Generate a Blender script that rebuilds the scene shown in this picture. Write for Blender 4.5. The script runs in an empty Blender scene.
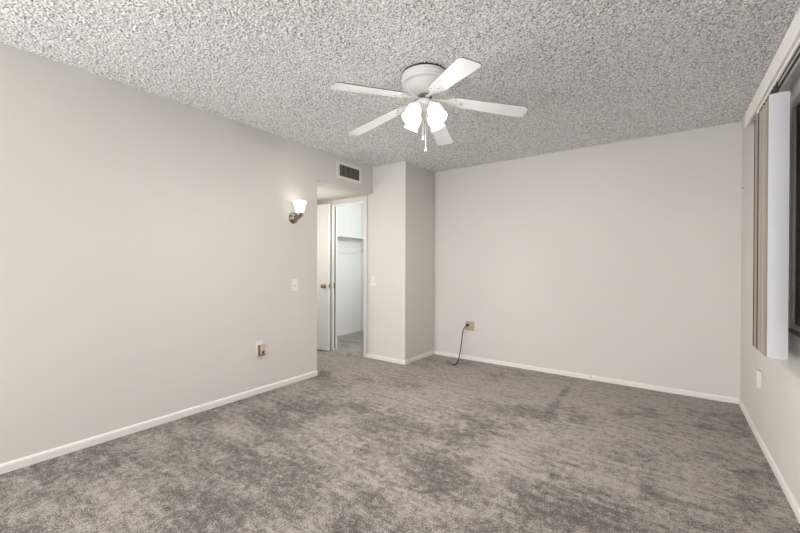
import bpy, bmesh, math, random
import numpy as np
from mathutils import Matrix, Vector

C = bpy.context.scene.collection
SC = bpy.context.scene
R = math.radians
random.seed(4)

# ------------------------------------------------------------------ camera
cam_d = bpy.data.cameras.new('camera')
cam = bpy.data.objects.new('camera', cam_d)
C.objects.link(cam)
cam_d.sensor_width = 36.0
cam_d.lens = 371.86 / 800 * 36.0
cam_d.shift_y = 0.63 / 800
cam_d.clip_start = 0.02
cam.location = (0, 0, 1.188)
cam.rotation_euler = (Matrix.Rotation(0.6241, 4, 'Z') @ Matrix.Rotation(R(90) - 0.0046, 4, 'X') @ Matrix.Rotation(0.0033, 4, 'Z')).to_euler()
SC.camera = cam

# ------------------------------------------------------------------ world, exposure
w = bpy.data.worlds.new('world')
SC.world = w
w.use_nodes = True
bg = w.node_tree.nodes['Background']
bg.inputs['Color'].default_value = (1.0, 0.975, 0.965, 1)
bg.inputs['Strength'].default_value = 1.0
SC.view_settings.view_transform = 'Standard'
SC.view_settings.look = 'None'
SC.view_settings.exposure = 0.92
SC.view_settings.gamma = 1.0
SC.view_settings.use_curve_mapping = False
FAN_W, SCONCE_W, CLOSET_W, HALL_W = 18.0, 0.08, 36.0, 6.0
# added unseen fill light behind the camera
dl = bpy.data.lights.new('rear_fill_light', 'AREA')
dl.shape = 'RECTANGLE'; dl.size = 1.4; dl.size_y = 1.8; dl.energy = 105.0; dl.color = (1.0, 0.985, 0.975)
dlo = bpy.data.objects.new('rear_fill_light', dl)
C.objects.link(dlo)
dlo.location = (-2.95, -1.70, 0.95)
dlo.rotation_euler = (R(90), 0, R(-58))
# daylight outside the right hand window
wl = bpy.data.lights.new('window_daylight', 'AREA')
wl.shape = 'RECTANGLE'; wl.size = 1.2; wl.size_y = 1.2; wl.energy = 5.0; wl.color = (0.93, 0.96, 1.0)
wlo = bpy.data.objects.new('window_daylight', wl)
C.objects.link(wlo)
wlo.location = (1.0, 0.75, 1.5)
wlo.rotation_euler = (0, R(90), 0)

# ------------------------------------------------------------------ room dimensions (metres)
XL, XR, YB, YE, YC, XC, H = -3.062, 0.513, 4.320, 2.726, 3.649, -2.550, 2.44
SOF = 2.10
REAR = -2.6
HX = -4.62           # far side of the little hall
CLX, CLY = -4.49, 5.04

# ------------------------------------------------------------------ helpers
def obj(name, bm, m, parent=None, loc=None, smooth=None):
    me = bpy.data.meshes.new(name)
    bm.normal_update()
    bm.to_mesh(me)
    bm.free()
    if m:
        me.materials.append(m)
    if smooth is not None:
        me.polygons.foreach_set('use_smooth', [True] * len(me.polygons))
        me.set_sharp_from_angle(angle=R(smooth))
    o = bpy.data.objects.new(name, me)
    C.objects.link(o)
    if parent:
        o.parent = parent
    if loc is not None:
        o.location = loc
    return o

def tag(o, label=None, cat=None, group=None, kind=None):
    if label: o['label'] = label
    if cat: o['category'] = cat
    if group: o['group'] = group
    if kind: o['kind'] = kind
    return o

def thing(name, label, cat, loc, rotz=0.0, group=None):
    o = bpy.data.objects.new(name, None)
    o.empty_display_size = 0.05
    C.objects.link(o)
    o.location = loc
    o.rotation_euler = (0, 0, rotz)
    return tag(o, label, cat, group)

def struct(name, bm, m, label=None, cat=None, smooth=None, parent=None):
    o = obj(name, bm, m, parent, smooth=smooth)
    return tag(o, label, cat, None, 'structure')

def add_box(bm, x0, x1, y0, y1, z0, z1, bev=0.0, seg=2, mat=None):
    t = bmesh.new()
    bmesh.ops.create_cube(t, size=1.0)
    for v in t.verts:
        v.co = Vector(((x0 + x1) / 2 + v.co.x * (x1 - x0), (y0 + y1) / 2 + v.co.y * (y1 - y0), (z0 + z1) / 2 + v.co.z * (z1 - z0)))
    if bev:
        bmesh.ops.bevel(t, geom=t.edges[:], offset=bev, segments=seg, affect='EDGES', profile=0.5)
    if mat is not None:
        bmesh.ops.transform(t, matrix=mat, verts=t.verts[:])
    merge(bm, t)

def merge(bm, t):
    me = bpy.data.meshes.new('tmp')
    t.to_mesh(me)
    t.free()
    bm.from_mesh(me)
    bpy.data.meshes.remove(me)

def bx(*a, **k):
    bm = bmesh.new()
    add_box(bm, *a, **k)
    return bm

def add_lathe(bm, prof, n=32, mat=None, close=True):
    """profile of (radius, z) turned about z"""
    t = bmesh.new()
    rings = []
    for r, z in prof:
        if r < 1e-6:
            rings.append([t.verts.new((0, 0, z))])
        else:
            rings.append([t.verts.new((r * math.cos(2 * math.pi * i / n), r * math.sin(2 * math.pi * i / n), z)) for i in range(n)])
    for a, b in zip(rings[:-1], rings[1:]):
        for i in range(n):
            j = (i + 1) % n
            q = [a[i % len(a)], a[j % len(a)], b[j % len(b)], b[i % len(b)]]
            u = []
            for v in q:
                if v not in u: u.append(v)
            if len(u) >= 3:
                t.faces.new(u)
    bmesh.ops.recalc_face_normals(t, faces=t.faces[:])
    if mat is not None:
        bmesh.ops.transform(t, matrix=mat, verts=t.verts[:])
    merge(bm, t)

def lathe(prof, n=32, mat=None):
    bm = bmesh.new()
    add_lathe(bm, prof, n, mat)
    return bm

def add_tube(bm, pts, rad, n=10):
    t = bmesh.new()
    pts = [Vector(p) for p in pts]
    rads = rad if isinstance(rad, (list, tuple)) else [rad] * len(pts)
    up = Vector((0, 0, 1))
    rings = []
    for i, p in enumerate(pts):
        d = (pts[min(i + 1, len(pts) - 1)] - pts[max(i - 1, 0)]).normalized()
        a = d.cross(up)
        if a.length < 1e-3: a = d.cross(Vector((1, 0, 0)))
        a.normalize()
        b = d.cross(a).normalized()
        rings.append([t.verts.new(p + rads[i] * (math.cos(2 * math.pi * k / n) * a + math.sin(2 * math.pi * k / n) * b)) for k in range(n)])
    for a, b in zip(rings[:-1], rings[1:]):
        for k in range(n):
            t.faces.new((a[k], a[(k + 1) % n], b[(k + 1) % n], b[k]))
    t.faces.new(rings[0][::-1])
    t.faces.new(rings[-1])
    bmesh.ops.recalc_face_normals(t, faces=t.faces[:])
    merge(bm, t)

def tube(pts, rad, n=10):
    bm = bmesh.new()
    add_tube(bm, pts, rad, n)
    return bm

def catmull(pts, n=8):
    P = [Vector(p) for p in pts]
    P = [P[0] * 2 - P[1]] + P + [P[-1] * 2 - P[-2]]
    out = []
    for i in range(1, len(P) - 2):
        a, b, c, d = P[i - 1:i + 3]
        for k in range(n):
            s = k / n
            out.append(0.5 * ((2 * b) + (c - a) * s + (2 * a - 5 * b + 4 * c - d) * s * s + (3 * b - a - 3 * c + d) * s ** 3))
    out.append(P[-2])
    return out

def add_prism(bm, outline, z0, z1, bev=0.0, mat=None, side=0):
    """closed 2-D outline (ccw) in xy extruded from z0 to z1"""
    t = bmesh.new()
    f = t.faces.new([t.verts.new((x, y, z0)) for x, y in outline])
    r = bmesh.ops.extrude_face_region(t, geom=[f])
    bmesh.ops.translate(t, vec=(0, 0, z1 - z0), verts=[e for e in r['geom'] if isinstance(e, bmesh.types.BMVert)])
    bmesh.ops.recalc_face_normals(t, faces=t.faces[:])
    t.normal_update()
    for f in t.faces:
        if abs(f.normal.z) < 0.5: f.material_index = side
    if bev:
        es = [e for e in t.edges if abs(e.verts[0].co.z - e.verts[1].co.z) < 1e-6]
        bmesh.ops.bevel(t, geom=es, offset=bev, segments=2, affect='EDGES', profile=0.5)
    if mat is not None:
        bmesh.ops.transform(t, matrix=mat, verts=t.verts[:])
    merge(bm, t)

# ------------------------------------------------------------------ materials
def mat(name, col, rough=0.6, metal=0.0, spec=0.5, bump=None, var=None):
    """bump=(scale, strength, distance)   var=(scale, amount)"""
    m = bpy.data.materials.new(name)
    m.use_nodes = True
    nt = m.node_tree
    p = nt.nodes['Principled BSDF']
    p.inputs['Base Color'].default_value = (*col, 1)
    p.inputs['Roughness'].default_value = rough
    p.inputs['Metallic'].default_value = metal
    p.inputs['Specular IOR Level'].default_value = spec
    tc = nt.nodes.new('ShaderNodeTexCoord')
    if var:
        n = nt.nodes.new('ShaderNodeTexNoise')
        n.inputs['Scale'].default_value = var[0]
        n.inputs['Detail'].default_value = 4
        nt.links.new(tc.outputs['Object'], n.inputs['Vector'])
        rp = nt.nodes.new('ShaderNodeMapRange')
        rp.inputs['From Min'].default_value = var[2] if len(var) > 2 else 0.3
        rp.inputs['From Max'].default_value = var[3] if len(var) > 2 else 0.7
        rp.inputs['To Min'].default_value = 1 - var[1]
        rp.inputs['To Max'].default_value = 1 + var[1] * 0.4
        nt.links.new(n.outputs['Fac'], rp.inputs['Value'])
        mx = nt.nodes.new('ShaderNodeVectorMath')
        mx.operation = 'SCALE'
        mx.inputs[0].default_value = col
        nt.links.new(rp.outputs['Result'], mx.inputs['Scale'])
        nt.links.new(mx.outputs['Vector'], p.inputs['Base Color'])
    if bump:
        n2 = nt.nodes.new('ShaderNodeTexNoise')
        n2.inputs['Scale'].default_value = bump[0]
        n2.inputs['Detail'].default_value = 3
        nt.links.new(tc.outputs['Object'], n2.inputs['Vector'])
        b = nt.nodes.new('ShaderNodeBump')
        b.inputs['Strength'].default_value = bump[1]
        b.inputs['Distance'].default_value = bump[2]
        nt.links.new(n2.outputs['Fac'], b.inputs['Height'])
        nt.links.new(b.outputs['Normal'], p.inputs['Normal'])
    return m

M_wall = mat('warm_white_wall_paint', (0.678, 0.656, 0.626), 0.75, spec=0.25, bump=(60, 0.15, 0.004), var=(1.3, 0.02))
M_closet = mat('closet_wall_paint', (0.76, 0.76, 0.75), 0.8, spec=0.2)
M_trim = mat('white_trim_paint', (0.80, 0.775, 0.745), 0.45, spec=0.4)
M_door = mat('white_door_paint', (0.82, 0.81, 0.79), 0.4, spec=0.4)
M_ceil = mat('popcorn_ceiling', (0.64, 0.64, 0.635), 0.95, spec=0.1, bump=(260, 0.4, 0.004), var=(120, 0.85, 0.30, 0.54))  # noise specks darken the colour, standing in for shadowed pits
M_soffit = mat('soffit_paint', (0.70, 0.66, 0.62), 0.8, spec=0.2)
M_fan = mat('fan_white_enamel', (0.78, 0.78, 0.77), 0.35, spec=0.45)
M_blade = mat('fan_blade_white', (0.78, 0.785, 0.78), 0.4, spec=0.4, var=(14, 0.03))
M_blade_edge = mat('fan_blade_dusty_edge', (0.24, 0.22, 0.205), 0.7)
M_screw = mat('fan_screw_grey', (0.45, 0.44, 0.43), 0.4, 0.6)
M_nickel = mat('brushed_nickel', (0.36, 0.33, 0.28), 0.25, 1.0, var=(30, 0.1))
M_brass = mat('aged_brass', (0.34, 0.26, 0.16), 0.3, 1.0)
M_plate = mat('white_plastic_plate', (0.80, 0.79, 0.76), 0.4)
M_ivory = mat('tan_plastic_plate', (0.45, 0.37, 0.26), 0.45)
M_slot = mat('dark_slot', (0.03, 0.028, 0.026), 0.6)
M_black = mat('black_rubber', (0.012, 0.011, 0.010), 0.7, spec=0.2)
M_grille = mat('vent_grille_metal', (0.46, 0.44, 0.40), 0.5, 0.0)
M_vent_in = mat('vent_dark_inside', (0.02, 0.02, 0.02), 0.9)
M_bronze = mat('window_bronze_aluminium', (0.045, 0.037, 0.032), 0.45, 0.2)
M_silver = mat('window_grey_sash', (0.52, 0.485, 0.44), 0.4, 0.3)
M_vane = mat('blind_vane_white', (0.57, 0.58, 0.61), 0.5, spec=0.3)
M_shadow_mid = mat('blind_painted_shadow_tan', (0.24, 0.205, 0.165), 0.6, spec=0.2)  # these three put the shadow inside the stack into the vane colour
M_shadow_dark = mat('blind_painted_shadow_brown', (0.085, 0.068, 0.052), 0.6, spec=0.2)
M_shadow_pale = mat('blind_painted_shadow_pale', (0.36, 0.325, 0.28), 0.6, spec=0.2)
M_screen = mat('window_dark_screen', (0.018, 0.013, 0.011), 0.8, bump=(400, 0.3, 0.001))
M_amber = mat('night_light_brown', (0.10, 0.055, 0.035), 0.4)
M_beige = mat('night_light_beige', (0.58, 0.47, 0.38), 0.45)
M_red = mat('night_light_red', (0.20, 0.04, 0.03), 0.35)
M_wood = mat('closet_rod_paint', (0.74, 0.73, 0.70), 0.5)

def emit(name, col, strength):
    m = bpy.data.materials.new(name)
    m.use_nodes = True
    p = m.node_tree.nodes['Principled BSDF']
    p.inputs['Base Color'].default_value = (0.85, 0.84, 0.82, 1)
    p.inputs['Roughness'].default_value = 0.4
    p.inputs['Emission Color'].default_value = (*col, 1)
    p.inputs['Emission Strength'].default_value = strength
    return m
M_glow = emit('lit_frosted_glass', (1.0, 0.97, 0.93), 0.22)
M_bulb = emit('lit_bulb', (1.0, 0.95, 0.88), 1.5)
M_glow2 = emit('lit_sconce_glass', (1.0, 0.96, 0.88), 0.5)

# glass
M_glass = bpy.data.materials.new('window_glass')
M_glass.use_nodes = True
_nt = M_glass.node_tree
_nt.nodes.remove(_nt.nodes['Principled BSDF'])
_tr = _nt.nodes.new('ShaderNodeBsdfTransparent'); _tr.inputs['Color'].default_value = (0.93, 0.95, 0.95, 1)
_gl = _nt.nodes.new('ShaderNodeBsdfGlossy'); _gl.inputs['Roughness'].default_value = 0.02
_fr = _nt.nodes.new('ShaderNodeFresnel'); _fr.inputs['IOR'].default_value = 1.45
_mx = _nt.nodes.new('ShaderNodeMixShader')
_nt.links.new(_fr.outputs['Fac'], _mx.inputs['Fac'])
_nt.links.new(_tr.outputs['BSDF'], _mx.inputs[1])
_nt.links.new(_gl.outputs['BSDF'], _mx.inputs[2])
_nt.links.new(_mx.outputs['Shader'], _nt.nodes['Material Output'].inputs['Surface'])

# carpet: colour from a wear and painted light map stored on the mesh plus fibre noise
M_carpet = bpy.data.materials.new('grey_carpet')
M_carpet.use_nodes = True
def carpet_nodes():
    nt = M_carpet.node_tree
    N, L = nt.nodes.new, nt.links.new
    p = nt.nodes['Principled BSDF']
    p.inputs['Roughness'].default_value = 0.95
    p.inputs['Specular IOR Level'].default_value = 0.08
    p.inputs['Sheen Weight'].default_value = 0.22
    p.inputs['Sheen Roughness'].default_value = 0.6
    p.inputs['Sheen Tint'].default_value = (0.9, 0.85, 0.8, 1)
    tc = N('ShaderNodeTexCoord')
    at = N('ShaderNodeAttribute'); at.attribute_name = 'wear_and_light'
    def noise(scale, detail, rough=0.5, vec=None):
        n = N('ShaderNodeTexNoise'); n.inputs['Scale'].default_value = scale
        n.inputs['Detail'].default_value = detail; n.inputs['Roughness'].default_value = rough
        L(vec or tc.outputs['Object'], n.inputs['Vector'])
        return n.outputs['Fac']
    def math_(op, a, b, clamp=False):
        n = N('ShaderNodeMath'); n.operation = op; n.use_clamp = clamp
        for i, q in enumerate((a, b)):
            if isinstance(q, (int, float)): n.inputs[i].default_value = q
            else: L(q, n.inputs[i])
        return n.outputs[0]
    mp = N('ShaderNodeMapping'); mp.inputs['Rotation'].default_value = (0, 0, R(4)); mp.inputs['Scale'].default_value = (0.22, 1.0, 1.0)
    L(tc.outputs['Object'], mp.inputs['Vector'])
    streak = noise(22, 5, 0.65, mp.outputs['Vector'])
    mid = noise(24, 6, 0.75)
    fine = noise(150, 4, 0.75)
    # dark amount = wear and painted light + mottling
    a = math_('MULTIPLY', math_('SUBTRACT', mid, 0.5), 3.0)
    b = math_('MULTIPLY', math_('SUBTRACT', fine, 0.5), 5.2)
    c = math_('MULTIPLY', math_('SUBTRACT', streak, 0.5), 1.5)
    s = math_('ADD', math_('ADD', math_('ADD', at.outputs['Fac'], a), b), c)
    rp = N('ShaderNodeValToRGB')
    e = rp.color_ramp.elements
    e[0].position = 0.0; e[0].color = (0.505, 0.456, 0.416, 1)
    e[1].position = 1.0; e[1].color = (0.085, 0.074, 0.066, 1)
    m_ = e.new(0.45); m_.color = (0.25, 0.222, 0.201, 1)
    L(math_('ADD', s, 0.0, True), rp.inputs['Fac'])
    L(rp.outputs['Color'], p.inputs['Base Color'])
    bp = N('ShaderNodeBump'); bp.inputs['Strength'].default_value = 0.7; bp.inputs['Distance'].default_value = 0.012
    L(math_('ADD', fine, noise(300, 2)), bp.inputs['Height'])
    L(bp.outputs['Normal'], p.inputs['Normal'])
carpet_nodes()

# ------------------------------------------------------------------ numpy value noise
rng = np.random.default_rng(7)
def vnoise(x, y, scale, seed):
    g = np.random.default_rng(seed).random((64, 64))
    u, v = x * scale + 100.0, y * scale + 100.0
    i, j = np.floor(u).astype(int), np.floor(v).astype(int)
    fu, fv = u - i, v - j
    fu, fv = fu * fu * (3 - 2 * fu), fv * fv * (3 - 2 * fv)
    a = g[i % 64, j % 64]; b = g[(i + 1) % 64, j % 64]; c = g[i % 64, (j + 1) % 64]; d = g[(i + 1) % 64, (j + 1) % 64]
    return (a * (1 - fu) + b * fu) * (1 - fv) + (c * (1 - fu) + d * fu) * fv

def grid_mesh(name, xs, ys, Z, m, flip=False):
    nx, ny = len(xs), len(ys)
    X, Y = np.meshgrid(xs, ys)
    co = np.stack([X, Y, Z], -1).reshape(-1, 3).astype(np.float32)
    idx = np.arange(nx * ny).reshape(ny, nx)
    q = np.stack([idx[:-1, :-1], idx[:-1, 1:], idx[1:, 1:], idx[1:, :-1]], -1).reshape(-1, 4)
    if flip: q = q[:, ::-1]
    me = bpy.data.meshes.new(name)
    me.vertices.add(len(co)); me.vertices.foreach_set('co', co.ravel())
    me.loops.add(q.size); me.loops.foreach_set('vertex_index', q.ravel().astype(np.int32))
    me.polygons.add(len(q)); me.polygons.foreach_set('loop_start', np.arange(0, q.size, 4, dtype=np.int32))
    me.polygons.foreach_set('use_smooth', np.ones(len(q), dtype=bool))
    me.update(calc_edges=True)
    me.materials.append(m)
    o = bpy.data.objects.new(name, me)
    C.objects.link(o)
    return o

# ------------------------------------------------------------------ floor
PATCHES = [(-2.46, 1.688, 0.109, 0.08, 0.126, -0.086, 0.8),(-2.453, 1.932, 0.182, 0.133, 0.117, -0.092, 0.8),(-2.378, 2.119, 0.148, 0.109, 0.101, -0.09, 0.7),
(-2.087, 2.332, 0.122, 0.089, 0.074, -0.083, 0.7),(-1.664, 2.228, 0.151, 0.111, 0.095, -0.127, 0.6),(-1.825, 0.89, 0.136, 0.099, 0.135, -0.066, 0.8),
(-1.68, 0.934, 0.113, 0.083, 0.1, -0.055, 0.7),(-1.27, 1.459, 0.076, 0.055, 0.101, -0.116, 0.7),(-1.162, 1.252, 0.052, 0.037, 0.045, -0.048, 0.7),
(-3.039, 2.807, 0.131, 0.097, 0.112, -0.104, 0.6),(-2.662, 2.863, 0.084, 0.062, 0.047, -0.05, 0.7),(-2.079, 3.012, 0.111, 0.082, 0.06, -0.087, 0.7),
(-1.564, 1.815, 0.041, 0.03, 0.026, -0.029, 0.6),(-1.127, 1.884, 0.096, 0.07, 0.056, -0.094, 0.6),(-2.55, 1.16, 0.079, 0.057, 0.113, -0.051, 0.4),
(-1.688, 1.264, 0.197, 0.143, 0.237, -0.176, 0.35),(-2.051, 1.264, 0.145, 0.106, 0.189, -0.116, 0.4),(-1.198, 2.569, 0.133, 0.097, 0.077, -0.163, 0.8),
(-1.209, 2.318, 0.158, 0.115, 0.072, -0.137, 0.6),(-1.077, 2.358, 0.139, 0.101, 0.044, -0.096, 0.6),(-0.948, 3.086, 0.186, 0.136, 0.04, -0.129, 0.6),
(-0.874, 2.919, 0.188, 0.138, 0.046, -0.153, 0.4),(-0.615, 3.253, 0.104, 0.077, 0.03, -0.155, 0.6),(-0.96, 1.966, 0.118, 0.086, 0.066, -0.136, 0.6),
(-1.128, 1.981, 0.123, 0.09, 0.07, -0.123, 0.5),(-0.549, 2.305, 0.077, 0.056, 0.05, -0.208, 0.5),(-0.569, 1.709, 0.06, 0.043, 0.027, -0.081, 0.6),
(-0.411, 2.013, 0.143, 0.104, 0.025, -0.121, 0.5),(-0.279, 1.979, 0.136, 0.099, 0.014, -0.096, 0.5),(-0.597, 1.949, 0.084, 0.062, 0.027, -0.086, 0.4),
(-1.182, 4.085, 0.392, 0.289, 0.054, -0.186, 0.5),(-2.251, 4.017, 0.298, 0.221, 0.093, -0.167, 0.6),(-0.053, 2.378, 0.052, 0.038, 0.002, -0.095, 0.8),  # second patch: soiling plus the wall's shadow put into the colour
(0.228, 3.822, 0.098, 0.071, -0.012, -0.206, 0.6),(0.376, 3.678, 0.121, 0.089, -0.023, -0.232, 0.6),(0.108, 3.419, 0.148, 0.109, -0.005, -0.147, 0.5),
(-0.158, 3.614, 0.198, 0.145, 0.007, -0.149, 0.5),(-0.575, 3.233, 0.097, 0.071, 0.027, -0.152, 0.5),(-0.437, 2.024, 0.104, 0.076, 0.029, -0.132, 0.5),
(-0.187, 1.962, 0.13, 0.095, 0.008, -0.076, 0.5),(0.379, 2.736, 0.096, 0.07, -0.052, -0.38, 0.35),(0.39, 4.51, 0.151, 0.11, -0.012, -0.141, 0.5),
(-2.913, 0.608, 0.19, 0.139, 0.116, -0.024, 0.4),(-2.999, 1.386, 0.187, 0.136, 0.079, -0.036, 0.5),(-2.892, 0.845, 0.154, 0.113, 0.125, -0.036, 0.5),
(-2.48, 0.517, 0.243, 0.177, 0.127, -0.027, 0.2),(-2.956, 0.447, 0.136, 0.099, 0.141, -0.021, 0.45),(-2.406, 0.348, 0.073, 0.054, 0.056, -0.008, 0.5),
(-2.596, 0.773, 0.139, 0.101, 0.191, -0.057, 0.35),(-1.935, 0.904, 0.142, 0.103, 0.124, -0.057, 0.5),(-1.66, 2.125, 0.018, 0.013, 0.031, -0.039, 0.8),
(-1.528, 2.584, 0.02, 0.014, 0.021, -0.035, 0.7),(-1.204, 2.564, 0.018, 0.013, 0.023, -0.048, 0.9),(-3.46, 3.566, 0.149, 0.11, 0.116, -0.119, 0.5),
(-4.092, 4.33, 0.127, 0.095, 0.331, -0.35, 0.6),(-2.524, 1.493, 0.117, 0.085, 0.155, -0.092, -0.5),(-3.035, 3.212, 0.208, 0.154, 0.182, -0.192, -0.7),  # third patch puts the hall's light into the carpet colour
(-1.856, 1.771, 0.164, 0.12, 0.216, -0.206, -0.3),(-1.284, 1.188, 0.075, 0.055, 0.05, -0.046, -0.3),(-1.764, 2.927, 0.296, 0.218, 0.096, -0.159, -0.35),
(-0.848, 2.259, 0.101, 0.074, 0.064, -0.168, -0.4),(-0.369, 2.857, 0.221, 0.161, 0.022, -0.165, -0.3),(-0.209, 2.388, 0.158, 0.115, 0.01, -0.112, -0.35),
(0.064, 2.713, 0.118, 0.087, -0.004, -0.161, -0.2),(-2.951, 2.409, 0.111, 0.082, 0.124, -0.101, -0.35),(-0.991, 1.553, 0.1, 0.073, 0.058, -0.091, -0.3),
(-2.839, 1.052, 0.109, 0.079, 0.13, -0.048, -0.25),(-0.866, 3.942, 0.485, 0.357, 0.037, -0.166, -0.3),(-0.482, 2.574, 0.307, 0.004, -0.0, 0.015, -0.5),
(-0.344, 2.111, 0.204, -0.031, 0.002, 0.011, -0.6),(-0.947, 1.539, 0.201, -0.009, 0.0, 0.01, -0.5),(-0.78, 3.714, 0.001, -0.451, 0.027, 0.0, 0.8),
(-0.736, 3.146, 0.043, -0.118, 0.022, 0.008, 0.5),(-0.865, 1.731, 0.115, -0.003, 0.0, 0.009, -0.5),(-0.184, 2.273, 0.159, -0.017, 0.001, 0.008, -0.4),
(-1.025, 2.43, 0.129, -0.045, 0.003, 0.01, -0.3)]
def build_floor():
    xs = np.arange(-4.70, XR + 0.08, 0.0125)
    ys = np.arange(REAR, 5.12, 0.0125)
    X, Y = np.meshgrid(xs, ys)
    n1 = vnoise(X, Y, 3.0, 1); n2 = vnoise(X, Y, 9.0, 2); n3 = vnoise(X + .37 * Y, Y, 20.0, 3)
    # carpet pile brushed in strokes that run across the room
    st = vnoise((X - 0.06 * Y) * 0.25, Y + 0.06 * X, 11.0, 5)
    W = 0.405 + 0.22 * (n1 - 0.5) + 0.30 * (n2 - 0.5) + 0.22 * (n3 - 0.5) + 0.30 * (st - 0.5)
    jx = 0.10 * (vnoise(X, Y, 7.0, 11) - 0.5) + 0.05 * (vnoise(X, Y, 18.0, 12) - 0.5)
    jy = 0.10 * (vnoise(X, Y, 7.0, 13) - 0.5) + 0.05 * (vnoise(X, Y, 18.0, 14) - 0.5)
    for cx, cy, ax, ay, bx_, by_, s in PATCHES:
        thin = math.hypot(bx_, by_) < 0.03
        if thin: s *= 1.5
        dx, dy = X + jx * (0.12 if thin else 1) - cx, Y + jy * (0.12 if thin else 1) - cy
        det = ax * by_ - ay * bx_
        if abs(det) < 1e-7: continue
        p = (dx * by_ - dy * bx_) / det
        q = (ax * dy - ay * dx) / det
        r2 = p * p + q * q
        W += 0.52 * s * np.exp(-(r2 ** 1.4) * 0.7) * np.clip(0.2 + 2.2 * (0.5 * n3 + 0.5 * n2 - 0.1) , 0.1, 1.6)
    # far end and hall painted lighter, making up for the weaker light there
    W -= 0.46 * np.clip((Y - 2.0) / 1.7, 0, 1)
    # a darker margin along the walls
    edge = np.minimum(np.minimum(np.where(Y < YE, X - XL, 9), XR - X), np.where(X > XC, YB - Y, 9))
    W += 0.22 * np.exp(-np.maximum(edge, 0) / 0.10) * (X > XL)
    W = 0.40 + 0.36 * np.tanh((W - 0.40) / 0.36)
    Z = np.zeros_like(X) + 0.004 * (n3 - 0.5)
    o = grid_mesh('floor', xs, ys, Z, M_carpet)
    a = o.data.attributes.new('wear_and_light', 'FLOAT', 'POINT')
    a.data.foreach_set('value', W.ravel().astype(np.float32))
    tag(o, 'worn grey wall to wall carpet with dark soiled patches', 'carpet floor', None, 'structure')
build_floor()

# ------------------------------------------------------------------ ceiling: sprayed popcorn texture as real relief
def build_ceiling():
    st = 0.0036
    xs = np.arange(XL - 0.02, XR + 0.03, st)
    ys = np.concatenate([np.linspace(REAR, 0.25, 12), np.arange(0.2545, YB + 0.02, st)])
    nx = len(xs); ny = len(ys)
    Hh = np.zeros((ny, nx))
    y0i = 12
    area = (xs[-1] - xs[0]) * (ys[-1] - 0.25)
    n = int(area * 15000)
    bxp = rng.random(n) * (xs[-1] - xs[0]); byp = rng.random(n) * (ys[-1] - 0.2545)
    rad = 0.0034 + 0.0036 * rng.random(n) ** 1.5
    hgt = rad * (0.2 + 0.8 * rng.random(n))
    ci = np.round(bxp / st).astype(int); cj = np.round(byp / st).astype(int)
    for dj in range(-3, 4):
        for di in range(-3, 4):
            i, j = ci + di, cj + dj
            d2 = ((i * st - bxp) ** 2 + (j * st - byp) ** 2) / rad ** 2
            ok = (i >= 0) & (i < nx) & (j >= 0) & (j + y0i < ny) & (d2 < 1)
            np.maximum.at(Hh, (j[ok] + y0i, i[ok]), hgt[ok] * np.sqrt(1 - d2[ok]))
    o = grid_mesh('ceiling', xs, ys, H - Hh, M_ceil, flip=True)
    tag(o, 'white popcorn textured ceiling', 'ceiling', None, 'structure')
build_ceiling()

# ------------------------------------------------------------------ walls
T = 0.12
bm = bx(XL - T, XL, REAR, YE, 0, H)
add_box(bm, XL - T, XL, YE, YC, SOF, H)                      # header over the hall opening
struct('wall_left', bm, M_wall, 'long warm white wall on the left with the opening into the hall', 'wall')
struct('wall_back', bx(XC, XR + 0.2, YB, YB + T, 0, H), M_wall, 'warm white back wall facing the camera', 'wall')
struct('wall_corner', bx(XL + 0.001, XC, YC, YB + T, 0, H), M_wall, 'boxed out corner beside the closet doorway', 'wall')
WY0, WY1, WZ0, WZ1, RT = 0.35, 2.75, 0.86, 2.03, 0.16
bm = bx(XR, XR + RT, REAR, WY0, 0, H)
add_box(bm, XR, XR + RT, WY1, YB, 0, H)
add_box(bm, XR, XR + RT, WY0, WY1, 0, WZ0)
add_box(bm, XR, XR + RT, WY0, WY1, WZ1, H)
struct('wall_right', bm, M_wall, 'window wall on the right side of the room', 'wall')
# end wall of the hall, with the closet doorway
DX0, DX1, DH = -3.80, -3.198, 2.03
bm = bx(HX - T, DX0, YC, YC + 0.10, 0, H)
add_box(bm, DX1, XL + 0.001, YC, YC + 0.10, 0, H)
add_box(bm, DX0, DX1, YC, YC + 0.10, DH, H)
struct('wall_hall_end', bm, M_wall, 'wall at the end of the hall around the closet doorway', 'wall')
struct('wall_hall_left', bx(HX - T, HX, 2.3, YC, 0, H), M_wall, 'left side wall of the hall', 'wall')
struct('wall_hall_near', bx(HX, XL - T, 2.3, 2.42, 0, H), M_wall, 'near side wall of the hall', 'wall')
struct('ceiling_hall', bx(HX, XL - T, 2.42, YC, SOF, SOF + 0.05), M_soffit, 'low smooth ceiling over the hall', 'ceiling')
bm = bx(CLX - T, CLX, YC + 0.10, CLY + T, 0, H)
struct('wall_closet_left', bm, M_closet, 'left wall inside the closet', 'wall')
struct('wall_closet_back', bx(CLX, -2.68, CLY, CLY + T, 0, H), M_closet, 'back wall inside the closet', 'wall')
struct('wall_closet_right', bx(-2.80, -2.68, YB + T, CLY, 0, H), M_closet, 'right wall inside the closet', 'wall')
struct('ceiling_closet', bx(CLX, -2.68, YC + 0.10, CLY, H, H + 0.05), M_closet, 'plain closet ceiling', 'ceiling')

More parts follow.
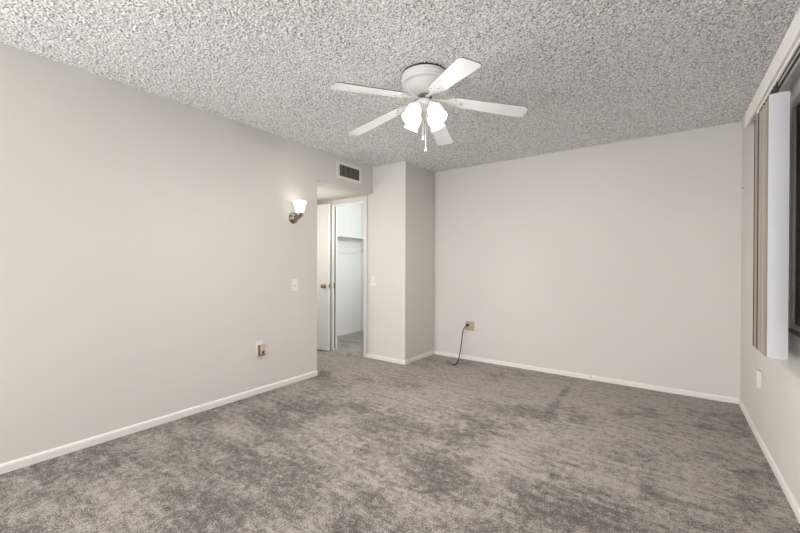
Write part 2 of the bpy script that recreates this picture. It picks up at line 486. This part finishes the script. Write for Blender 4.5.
# baseboards: a small profile with an eased top edge
def baseboard(name, p0, p1, nrm, label, h=0.055, t=0.012):
    p0, p1, nrm = Vector(p0), Vector(p1), Vector(nrm)
    prof = [(0, 0), (t, 0), (t, h * 0.72), (t * 0.75, h * 0.9), (t * 0.35, h), (0, h)]
    bm = bmesh.new()
    A = [bm.verts.new((*(p0 + nrm * a), b)) for a, b in prof]
    B = [bm.verts.new((*(p1 + nrm * a), b)) for a, b in prof]
    n = len(prof)
    for i in range(n):
        bm.faces.new((A[i], A[(i + 1) % n], B[(i + 1) % n], B[i]))
    bm.faces.new(A[::-1]); bm.faces.new(B)
    bmesh.ops.recalc_face_normals(bm, faces=bm.faces[:])
    struct(name, bm, M_trim, label, 'baseboard')
baseboard('baseboard_left', (XL, REAR), (XL, YE), (1, 0), 'white baseboard along the left wall')
baseboard('baseboard_back', (XC + 0.012, YB), (XR - 0.012, YB), (0, -1), 'white baseboard along the back wall', 0.048)
baseboard('baseboard_right', (XR, REAR), (XR, YB), (-1, 0), 'white baseboard along the window wall', 0.05)
baseboard('baseboard_corner_front', (-3.15, YC), (XC + 0.012, YC), (0, -1), 'short white baseboard on the front of the boxed corner', 0.05)
baseboard('baseboard_corner_side', (XC, YC), (XC, YB), (1, 0), 'short white baseboard on the side of the boxed corner', 0.05)
baseboard('baseboard_closet_left', (CLX, YC + 0.1), (CLX, CLY), (1, 0), 'white baseboard along the left wall inside the closet', 0.065)
baseboard('baseboard_closet_back', (CLX + 0.012, CLY), (-2.80, CLY), (0, -1), 'white baseboard along the back wall inside the closet', 0.065)

# closet doorway casing, jambs and stop
bm = bx(DX1, -3.15, YC - 0.014, YC, 0, DH + 0.055, bev=0.003)
add_box(bm, HX + 0.01, DX1, YC - 0.014, YC, DH, DH + 0.055, bev=0.003)
struct('trim_1', bm, M_trim, 'white casing around the closet doorway', 'door casing')
bm = bx(DX0, DX0 + 0.004, YC + 0.002, YC + 0.098, 0, DH)
add_box(bm, DX0 + 0.004, DX0 + 0.016, YC + 0.062, YC + 0.094, 0, DH, bev=0.002)
jl = struct('trim_2', bm, M_trim, 'left jamb of the closet doorway with its stop', 'door jamb')
obj('strike_plate', bx(DX0 + 0.003, DX0 + 0.006, YC + 0.034, YC + 0.058, 0.865, 0.945, bev=0.001), M_brass, jl)['label'] = 'brass strike plate'
obj('dark_strip', bx(DX0 + 0.004, DX0 + 0.0075, YC + 0.050, YC + 0.0635, 0.02, DH - 0.02), M_slot, jl)['label'] = 'dark strip beside the stop'  # plain dark strip along the door stop
bm = bx(DX1 - 0.004, DX1, YC, YC + 0.10, 0, DH)
add_box(bm, DX0, DX1, YC, YC + 0.10, DH - 0.004, DH)
struct('trim_3', bm, M_trim, 'right jamb and head of the closet doorway', 'door jamb')

# white slab door standing open at the left of the closet doorway
def knob_prof():
    return [(0.0, 0.0), (0.030, 0.0), (0.031, 0.004), (0.026, 0.008), (0.012, 0.011), (0.011, 0.026), (0.018, 0.031),
            (0.027, 0.040), (0.029, 0.050), (0.024, 0.060), (0.012, 0.065), (0.0, 0.066)]
door = bpy.data.objects.new('door_1', None)
C.objects.link(door)
door.location = (-3.775, 3.565, 0)
door.rotation_euler = (0, 0, R(5.7))
tag(door, 'plain white slab door with a brass knob standing open in the hall', 'door', None, 'structure')
obj('door_slab', bx(-0.80, 0, 0, 0.035, 0.012, 2.03, bev=0.002), M_door, door)
kn = obj('door_knob', lathe(knob_prof(), 28, Matrix.Translation((-0.068, 0.0, 0.90)) @ Matrix.Rotation(R(90), 4, 'X')), M_brass, door, smooth=40)
kn['label'] = 'brass knob'
obj('latch_plate', bx(-0.0005, 0.0015, 0.006, 0.029, 0.87, 0.93), M_brass, door)['label'] = 'brass latch plate'
obj('latch_bolt', bx(0.001, 0.012, 0.011, 0.024, 0.891, 0.911, bev=0.002), M_nickel, door)

# closet shelf, hook strip and brace
sh = thing('closet_shelf', 'white wall shelf inside the closet above a hook strip', 'shelf', (CLX, 4.4, 1.66))
obj('shelf_board', bx(0, 0.30, -0.60, 0.638, -0.018, 0.0, bev=0.002), M_wood, sh)
obj('cleat', bx(0, 0.018, -0.60, 0.638, -0.062, -0.018, bev=0.002), M_wood, sh)
obj('hook_strip', bx(0, 0.02, -0.60, 0.638, -0.27, -0.205, bev=0.003), M_wood, sh)
bm = bmesh.new()
add_box(bm, 0.0, 0.32, -0.012, 0.012, -0.018, 0.018, bev=0.003, mat=Matrix.Translation((0.02, 0.61, -0.24)) @ Matrix.Rotation(R(-36), 4, 'Y'))
obj('brace', bm, M_wood, sh)

# ------------------------------------------------------------------ window in the right wall
win = bpy.data.objects.new('window_1', None)
C.objects.link(win)
win.location = (XR, 0, 0)
tag(win, 'dark bronze framed sliding window behind the blinds', 'window', None, 'structure')
fx0, fx1 = 0.004, 0.075
bm = bx(fx0, fx1, WY0, WY1, WZ0, WZ0 + 0.035, bev=0.003)
add_box(bm, fx0, fx1, WY0, WY1, WZ1 - 0.035, WZ1, bev=0.003)
add_box(bm, fx0, fx1, WY0, WY0 + 0.035, WZ0 + 0.035, WZ1 - 0.035, bev=0.003)
add_box(bm, fx0, fx1, WY1 - 0.035, WY1, WZ0 + 0.035, WZ1 - 0.035, bev=0.003)
obj('window_frame', bm, M_silver, win)
ym = (WY0 + WY1) / 2
def sash(y0, y1, x0, x1, m):
    bm = bx(x0, x1, y0, y0 + 0.04, WZ0 + 0.035, WZ1 - 0.035, bev=0.002)
    add_box(bm, x0, x1, y1 - 0.04, y1, WZ0 + 0.035, WZ1 - 0.035, bev=0.002)
    add_box(bm, x0, x1, y0 + 0.04, y1 - 0.04, WZ0 + 0.035, WZ0 + 0.075, bev=0.002)
    add_box(bm, x0, x1, y0 + 0.04, y1 - 0.04, WZ1 - 0.075, WZ1 - 0.035, bev=0.002)
    s = obj('sash', bm, m, win)
    xm = (x0 + x1) / 2
    obj('pane', bx(xm - 0.002, xm + 0.002, y0 + 0.035, y1 - 0.035, WZ0 + 0.07, WZ1 - 0.07), M_glass, s)
    return s
sash(ym - 0.02, WY1 - 0.035, 0.014, 0.038, M_bronze)
sash(WY0 + 0.035, ym + 0.02, 0.042, 0.066, M_bronze)
obj('sill_track', bx(-0.012, 0.014, WY0, WY1, WZ0 - 0.004, WZ0 + 0.010, bev=0.002), M_bronze, win)['label'] = 'dark sill track'
sc = obj('insect_screen', bx(0.070, 0.073, ym, WY1 - 0.035, WZ0 + 0.035, WZ1 - 0.035), M_screen, win)
sc['label'] = 'dark sun screen'

# ------------------------------------------------------------------ vertical blinds, drawn open into a stack
bl = thing('vertical_blind', 'white vertical blinds drawn into a stack beside the window', 'window blind', (0.43, 2.5, 2.07))
bz = 0.0
VY1, VY0 = 3.27 - 2.5, 0.2 - 2.5
bm = bx(-0.03, -0.018, VY0, VY1, 0.015, 0.105, bev=0.002)
add_box(bm, -0.018, 0.082, VY1 - 0.012, VY1, 0.015, 0.105, bev=0.002)
obj('valance', bm, M_trim, bl)
bm = bx(-0.017, 0.024, VY0 + 0.02, 0.47, 0.0, 0.030, bev=0.002)
hr = obj('headrail', bm, M_plate, bl)
obj('track_slot', bx(-0.009, -0.004, VY0 + 0.03, 0.46, -0.001, 0.002), M_slot, hr)
obj('track_slot', bx(0.005, 0.014, VY0 + 0.03, 0.46, -0.001, 0.002), M_slot, hr)
def vane_bm(width, curve, hgt, shadow_band):  # optional strip at one edge is coloured as shadow between stacked vanes
    bm = bmesh.new()
    n = 8
    cols = [(-0.5, 0.0)] + ([(-0.5 + shadow_band, 0.0)] if shadow_band else []) + [(k / n - 0.5, 0.0) for k in range(2 if shadow_band else 1, n + 1)]
    cols = [(q * width, -curve * (1 - 4 * q * q)) for q, _ in cols]
    n = len(cols) - 1
    A = []
    for off in (0.0, 0.0016):
        for z in (0.0, -hgt):
            A.append([bm.verts.new((x, y + off, z)) for x, y in cols])
    f0t, f0b, f1t, f1b = A
    for i in range(n):
        for q in ((f0t[i], f0t[i + 1], f0b[i + 1], f0b[i]), (f1t[i + 1], f1t[i], f1b[i], f1b[i + 1]),
                  (f0t[i + 1], f0t[i], f1t[i], f1t[i + 1]), (f0b[i], f0b[i + 1], f1b[i + 1], f1b[i])):
            f = bm.faces.new(q)
            if shadow_band and i == 0: f.material_index = 1
    for i in (0, n):
        f = bm.faces.new((f0t[i], f0b[i], f1b[i], f1t[i]))
        if shadow_band and i == 0: f.material_index = 1
    bmesh.ops.recalc_face_normals(bm, faces=bm.faces[:])
    return bm
NV = 15
protos = []
for k in range(NV):
    y = 0 if k == 0 else 0.010 + k * 0.0270
    if k == 0:
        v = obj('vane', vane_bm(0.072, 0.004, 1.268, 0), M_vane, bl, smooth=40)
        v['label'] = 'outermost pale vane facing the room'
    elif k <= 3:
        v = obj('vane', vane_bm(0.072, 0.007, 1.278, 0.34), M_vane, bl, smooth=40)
        v.data.materials.append((M_shadow_mid, M_shadow_dark, M_shadow_pale)[k - 1])
        v['label'] = ('stacked vane with tan painted shadow', 'stacked vane with dark brown painted shadow', 'stacked vane with pale painted shadow')[k - 1]
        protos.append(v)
    else:
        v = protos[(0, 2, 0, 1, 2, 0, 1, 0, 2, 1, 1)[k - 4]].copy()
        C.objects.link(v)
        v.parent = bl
    v.location = (-0.002 + (random.uniform(-0.005, 0.007) if k else 0), y, -0.052)
    v.rotation_euler = (0, 0, R(0 if k == 0 else random.choice((-34, -14, 4, 26)) + random.uniform(-5, 5)))
    h = obj('vane_hanger', bx(-0.004, 0.004, -0.002, 0.003, -0.005, 0.052), M_slot, v)
    h.location = (-0.008, 0, 0)

# ------------------------------------------------------------------ ceiling fan
FX, FY = -1.30, 2.075
fan = thing('ceiling_fan', 'white five blade ceiling fan with lit tulip shades under the popcorn ceiling', 'ceiling fan', (FX, FY, H))
house = obj('motor_housing', lathe([(0.0, -0.010), (0.140, -0.010), (0.150, -0.014), (0.150, -0.030), (0.153, -0.036), (0.146, -0.042), (0.146, -0.052),
    (0.150, -0.058), (0.146, -0.067), (0.124, -0.070), (0.116, -0.078), (0.108, -0.100), (0.090, -0.122), (0.066, -0.134), (0.050, -0.140), (0.0, -0.141)], 56),
    M_fan, fan, smooth=35)
obj('mounting_gasket', lathe([(0.0, 0.004), (0.149, 0.004), (0.149, -0.013), (0.0, -0.013)], 48), M_slot, house)['label'] = 'dark gap at ceiling'
obj('flywheel', lathe([(0.0, -0.140), (0.046, -0.140), (0.050, -0.146), (0.050, -0.158), (0.040, -0.164), (0.0, -0.164)], 36), M_nickel, fan, smooth=35)['label'] = 'grey metal collar'
fit = obj('light_fitter', lathe([(0.0, -0.163), (0.030, -0.163), (0.036, -0.170), (0.052, -0.176), (0.058, -0.190), (0.054, -0.208), (0.038, -0.220), (0.018, -0.228), (0.012, -0.240), (0.0, -0.244)], 36), M_fan, fan, smooth=35)

def blade_outline():
    L0, L1, w0, w1 = 0.185, 0.665, 0.052, 0.066
    pts = []
    for k in range(7):   # root corners, soft
        a = R(180 + 90 * k / 6); pts.append((L0 + 0.035 + 0.035 * math.cos(a), -w0 + 0.035 + 0.035 * math.sin(a)))
    for k in range(7):
        a = R(270 + 90 * k / 6); pts.append((L1 - 0.03 + 0.03 * math.cos(a), -w1 + 0.03 + 0.03 * math.sin(a)))
    for k in range(7):
        a = R(0 + 90 * k / 6); pts.append((L1 - 0.03 + 0.03 * math.cos(a), w1 - 0.03 + 0.03 * math.sin(a)))
    for k in range(7):
        a = R(90 + 90 * k / 6); pts.append((L0 + 0.035 + 0.035 * math.cos(a), w0 - 0.035 + 0.035 * math.sin(a)))
    return pts
def iron_outline():
    up = [(0.045, 0.014), (0.085, 0.010), (0.125, 0.012), (0.155, 0.024), (0.178, 0.042), (0.205, 0.047), (0.228, 0.040), (0.238, 0.026), (0.236, 0.014), (0.250, 0.010), (0.256, 0.0)]
    return [(x, -y) for x, y in up] + [(x, y) for x, y in up[-2::-1]]
PITCH, DROOP = -7.0, 8.7
for k in range(5):
    az = R(-37.6 + 72 * k)
    MT = Matrix.Translation((0, 0, -0.152)) @ Matrix.Rotation(az, 4, 'Z') @ Matrix.Rotation(R(DROOP), 4, 'Y') @ Matrix.Rotation(R(PITCH), 4, 'X')
    bm = bmesh.new()
    add_prism(bm, blade_outline(), -0.0035, 0.0035, 0.0008, MT, side=1)
    b = obj('blade', bm, M_blade, fan)
    b.data.materials.append(M_blade_edge)
    bm = bmesh.new()
    add_prism(bm, iron_outline(), -0.0085, -0.0032, 0.0015, MT)
    ir = obj('blade_bracket', bm, M_fan, b, smooth=30)
    for px, py in ((0.205, 0.034), (0.205, -0.034), (0.240, 0.0)):
        obj('screw', lathe([(0, -0.0125), (0.005, -0.012), (0.0075, -0.009), (0.0075, -0.0084), (0, -0.0084)], 12, MT @ Matrix.Translation((px, py, 0))), M_screw, b, smooth=40)['label'] = 'grey screw'

def shade_prof(top_r, bell_r, mouth_r, L, t=0.003):
    out = [(top_r, 0.0), (top_r * 1.15, 0.10 * L), (bell_r * 0.90, 0.28 * L), (bell_r, 0.45 * L), (bell_r * 0.97, 0.62 * L), (mouth_r * 0.94, 0.82 * L), (mouth_r, 0.94 * L), (mouth_r * 1.06, L)]
    inn = [(r - t, z) for r, z in out[::-1]]
    return out + inn + [(0.0, 0.002)]
def lamp(parent, name, loc, energy, r=0.02, col=(1.0, 0.965, 0.93)):
    d = bpy.data.lights.new(name, 'POINT')
    d.energy = energy; d.shadow_soft_size = r; d.color = col
    o = bpy.data.objects.new(name, d)
    C.objects.link(o)
    o.parent = parent
    o.location = loc
    return o
for az in (-13, 77, 167, 257):
    a = R(az)
    d = Vector((math.cos(a), math.sin(a), 0))
    tilt = 33
    axis = (d * math.sin(R(tilt)) + Vector((0, 0, -1)) * math.cos(R(tilt))).normalized()
    base = d * 0.066 + Vector((0, 0, -0.218))
    rot = Vector((0, 0, 1)).rotation_difference(axis).to_matrix().to_4x4()
    MT = Matrix.Translation(base) @ rot
    bm = tube(catmull([d * 0.045 + Vector((0, 0, -0.200)), d * 0.060 + Vector((0, 0, -0.205)), base + axis * 0.012], 5), 0.010, 10)
    add_lathe(bm, [(0.0, -0.004), (0.020, -0.004), (0.024, 0.004), (0.024, 0.022), (0.0, 0.022)], 20, MT)
    arm = obj('light_arm', bm, M_fan, fan, smooth=40)
    shd = obj('lamp_shade', lathe(shade_prof(0.024, 0.052, 0.049, 0.126), 32, MT), M_glow, fan, smooth=50)
    shd['label'] = 'lit frosted glass shade'
    bb = obj('bulb', lathe([(0.0, 0.018), (0.012, 0.02), (0.014, 0.035), (0.026, 0.058), (0.026, 0.070), (0.016, 0.085), (0.0, 0.090)], 18, MT), M_bulb, shd, smooth=60)
    lamp(fan, 'fan_shade_glow', tuple(base + axis * 0.150), 0.7, 0.04)
    lamp(fan, 'fan_bulb_light', tuple(base + axis * 0.096), FAN_W, 0.02)
# pull chains
for px, py, zl in ((-0.006, -0.008, -0.405), (0.006, 0.006, -0.480)):
    z0 = -0.238
    bm = bmesh.new()
    n = int((z0 - zl) / 0.006)
    add_tube(bm, [(px, py, z0), (px, py, zl)], 0.0015, 6)
    ch = obj('pull_chain', bm, M_fan, fan)
    obj('chain_pull', lathe([(0.0, zl + 0.004), (0.003, zl + 0.003), (0.004, zl - 0.004), (0.010, zl - 0.020), (0.009, zl - 0.024), (0.0, zl - 0.024)], 14, Matrix.Translation((px, py, 0))), M_fan, ch, smooth=40)

# ------------------------------------------------------------------ wall sconce
sk = thing('wall_sconce', 'lit wall sconce with a frosted glass cup shade on the left wall', 'wall light', (XL, 2.41, 1.660))
bp_ = Matrix.Rotation(R(90), 4, 'Y')
obj('back_plate', lathe([(0.0, 0.0), (0.056, 0.0), (0.057, 0.006), (0.050, 0.014), (0.044, 0.017), (0.036, 0.030), (0.018, 0.038), (0.0, 0.040)], 40, bp_), M_nickel, sk, smooth=35)
obj('arm', tube(catmull([(0.035, 0, 0), (0.065, 0, -0.012), (0.092, 0, -0.006), (0.10, 0, 0.018)], 6), 0.009, 12), M_nickel, sk, smooth=40)
obj('socket_cup', lathe([(0.0, -0.004), (0.018, -0.002), (0.026, 0.010), (0.034, 0.030), (0.036, 0.042), (0.0, 0.042)], 28, Matrix.Translation((0.10, 0, 0))), M_nickel, sk, smooth=40)
shd = obj('lamp_shade', lathe([(0.0, 0.040), (0.034, 0.040), (0.042, 0.060), (0.048, 0.090), (0.055, 0.120), (0.064, 0.145), (0.070, 0.160), (0.067, 0.160), (0.052, 0.120), (0.044, 0.090), (0.038, 0.062), (0.0, 0.050)], 36, Matrix.Translation((0.10, 0, 0))), M_glow2, sk, smooth=50)
shd['label'] = 'lit frosted glass cup'
obj('bulb', lathe([(0.0, 0.048), (0.012, 0.052), (0.013, 0.065), (0.022, 0.085), (0.024, 0.098), (0.014, 0.115), (0.0, 0.12)], 18, Matrix.Translation((0.10, 0, 0))), M_bulb, shd, smooth=60)
lamp(sk, 'sconce_bulb_light', (0.10, 0, 0.135), SCONCE_W, 0.03, (1.0, 0.91, 0.76))

# closet ceiling lamp (out of sight above the doorway)
lamp(None, 'closet_lamp_light', (-3.05, 4.35, 1.75), CLOSET_W, 0.15, (0.95, 1.0, 0.985))

lamp(None, 'hall_fill_light', (-3.75, 2.80, 1.55), HALL_W, 0.08, (1.0, 0.97, 0.93))  # added unseen fill that brightens the hall and its door

# ------------------------------------------------------------------ air vent over the hall opening
vt = thing('air_vent', 'rectangular air vent grille above the hall opening', 'air vent', (XL, 3.222, 2.281))
y0, y1, z0, z1 = -0.216, 0.216, -0.102, 0.100
g0, g1, h0, h1 = -0.169, 0.169, -0.066, 0.066
bm = bx(0, 0.008, y0, y1, h1, z1, bev=0.002)
add_box(bm, 0, 0.008, y0, y1, z0, h0, bev=0.002)
add_box(bm, 0, 0.008, y0, g0, h0, h1, bev=0.002)
add_box(bm, 0, 0.008, g1, y1, h0, h1, bev=0.002)
obj('frame', bm, M_trim, vt)
obj('dark_backing', bx(0.0005, 0.0015, g0, g1, h0, h1), M_vent_in, vt)
bm = None
fst = None
for k in range(16):
    y = g0 + 0.008 + k * (g1 - g0 - 0.016) / 15
    if fst is None:
        fst = obj('louver', bx(-0.0008, 0.0008, -0.0065, 0.0065, h0, h1, mat=Matrix.Rotation(R(35), 4, 'Z')), M_grille, vt)
        o = fst
    else:
        o = fst.copy(); C.objects.link(o); o.parent = vt
    o.location = (0.0065, y, 0)

# ------------------------------------------------------------------ switches and outlets
def switch(loc, rz, label):
    t = thing('light_switch', label, 'light switch', loc, rz)
    obj('cover_plate', bx(-0.036, 0.036, -0.0065, 0.0, -0.06, 0.06, bev=0.003), M_plate, t)
    obj('toggle', bx(-0.005, 0.005, -0.016, -0.004, -0.010, 0.010, bev=0.002, mat=Matrix.Rotation(R(-20), 4, 'X')), M_plate, t)
    obj('toggle_slot', bx(-0.0065, 0.0065, -0.0072, -0.006, -0.014, 0.014), M_slot, t)['label'] = 'dark slot around toggle'
    for z in (-0.030, 0.030):
        obj('screw', lathe([(0, 0.008), (0.003, 0.0076), (0.0036, 0.0064), (0, 0.0064)], 10, Matrix.Translation((0, 0, z)) @ Matrix.Rotation(R(90), 4, 'X')), M_plate, t)
switch((XL, 2.432, 0.987), R(90), 'white toggle light switch on the left wall beside the hall opening')
switch((-3.042, YC, 0.985), 0, 'white toggle light switch on the wall right of the closet doorway')

def receptacle(parent, x, m):
    bm = bx(x - 0.0165, x + 0.0165, -0.0085, -0.005, -0.034, 0.034, bev=0.0015)
    r = obj('receptacle', bm, m, parent)
    for zc in (-0.019, 0.019):
        bm = bmesh.new()
        add_box(bm, x - 0.0075, x - 0.0055, -0.0089, -0.0080, zc - 0.003, zc + 0.005)
        add_box(bm, x + 0.0055, x + 0.0075, -0.0089, -0.0080, zc - 0.002, zc + 0.004)
        add_lathe(bm, [(0, 0.0089), (0.0025, 0.0089), (0.0025, 0.0080), (0, 0.0080)], 10, Matrix.Translation((x, 0, zc - 0.008)) @ Matrix.Rotation(R(90), 4, 'X'))
        obj('socket', bm, M_slot, r)
    return r
# left wall outlet and the plug-in night light on it
t = thing('wall_outlet', 'white wall outlet low on the left wall behind a plugged in night light', 'wall outlet', (XL, 2.028, 0.425), R(90))
obj('cover_plate', bx(-0.036, 0.036, -0.0065, 0.0, -0.058, 0.062, bev=0.003), M_plate, t)
receptacle(t, 0, M_plate)
n = thing('night_light', 'beige and brown night light plugged into the left wall outlet', 'night light', (XL + 0.0095, 2.036, 0.405), R(90))
obj('body', bx(-0.026, 0.028, -0.030, 0.0, -0.052, 0.045, bev=0.004), M_amber, n)
obj('front_cover', bx(-0.022, 0.028, -0.036, -0.028, -0.040, 0.048, bev=0.003), M_beige, n)['label'] = 'beige front cover'
obj('lens', bx(-0.010, 0.014, -0.0395, -0.034, -0.034, -0.008, bev=0.002), M_red, n)['label'] = 'dark red lens'
# back wall two gang outlet with cord
t = thing('wall_outlet', 'tan two gang wall outlet on the back wall above a black cord', 'wall outlet', (-2.020, YB, 0.428))
obj('cover_plate', bx(-0.060, 0.060, -0.0065, 0.0, -0.058, 0.058, bev=0.003), M_ivory, t)
receptacle(t, -0.024, M_ivory)
receptacle(t, 0.024, M_ivory)
cd = thing('power_cord', 'black cord plugged into the tan outlet and hanging to the carpet', 'cord', (-2.044, YB - 0.0095, 0.440))
obj('plug', bx(-0.013, 0.013, -0.030, 0.0, -0.014, 0.014, bev=0.004), M_black, cd)
pts = [(0, -0.028, 0), (-0.010, -0.060, -0.018), (-0.030, -0.085, -0.080), (-0.028, -0.120, -0.20), (-0.022, -0.170, -0.310), (-0.006, -0.250, -0.395), (0.004, -0.330, -0.428), (-0.020, -0.372, -0.432)]
obj('cable', tube(catmull(pts, 8), 0.0060, 10), M_black, cd, smooth=50)
# blank plate on window wall
t = thing('blank_wall_plate', 'white wall plate low on the window wall below the blinds', 'wall plate', (XR, 3.47, 0.430), R(-90))
obj('cover_plate', bx(-0.066, 0.066, -0.026, 0.0, -0.058, 0.058, bev=0.005), M_wall, t)
obj('screw', lathe([(0, 0.0275), (0.003, 0.0272), (0.0036, 0.0258), (0, 0.0258)], 10, Matrix.Translation((0, 0, 0.030)) @ Matrix.Rotation(R(90), 4, 'X')), M_screw, t)
obj('screw', lathe([(0, 0.0275), (0.003, 0.0272), (0.0036, 0.0258), (0, 0.0258)], 10, Matrix.Translation((0, 0, -0.030)) @ Matrix.Rotation(R(90), 4, 'X')), M_screw, t)
# little dark screw in the back baseboard
s = obj('baseboard_screw', lathe([(0, 0.004), (0.004, 0.0035), (0.0055, 0.0), (0, 0.0)], 12, Matrix.Rotation(R(90), 4, 'X')), M_slot, None, (-0.645, YB - 0.0121, 0.026))
tag(s, 'tiny dark screw head in the back wall baseboard', 'screw')
hk = obj('wall_anchor', lathe([(0, 0.008), (0.005, 0.007), (0.007, 0.002), (0.007, 0), (0, 0)], 12, Matrix.Rotation(R(-90), 4, 'Y')), M_brass, None, (XR, 4.24, 1.853))
tag(hk, 'tiny brown anchor on the window wall near the back corner', 'wall anchor')
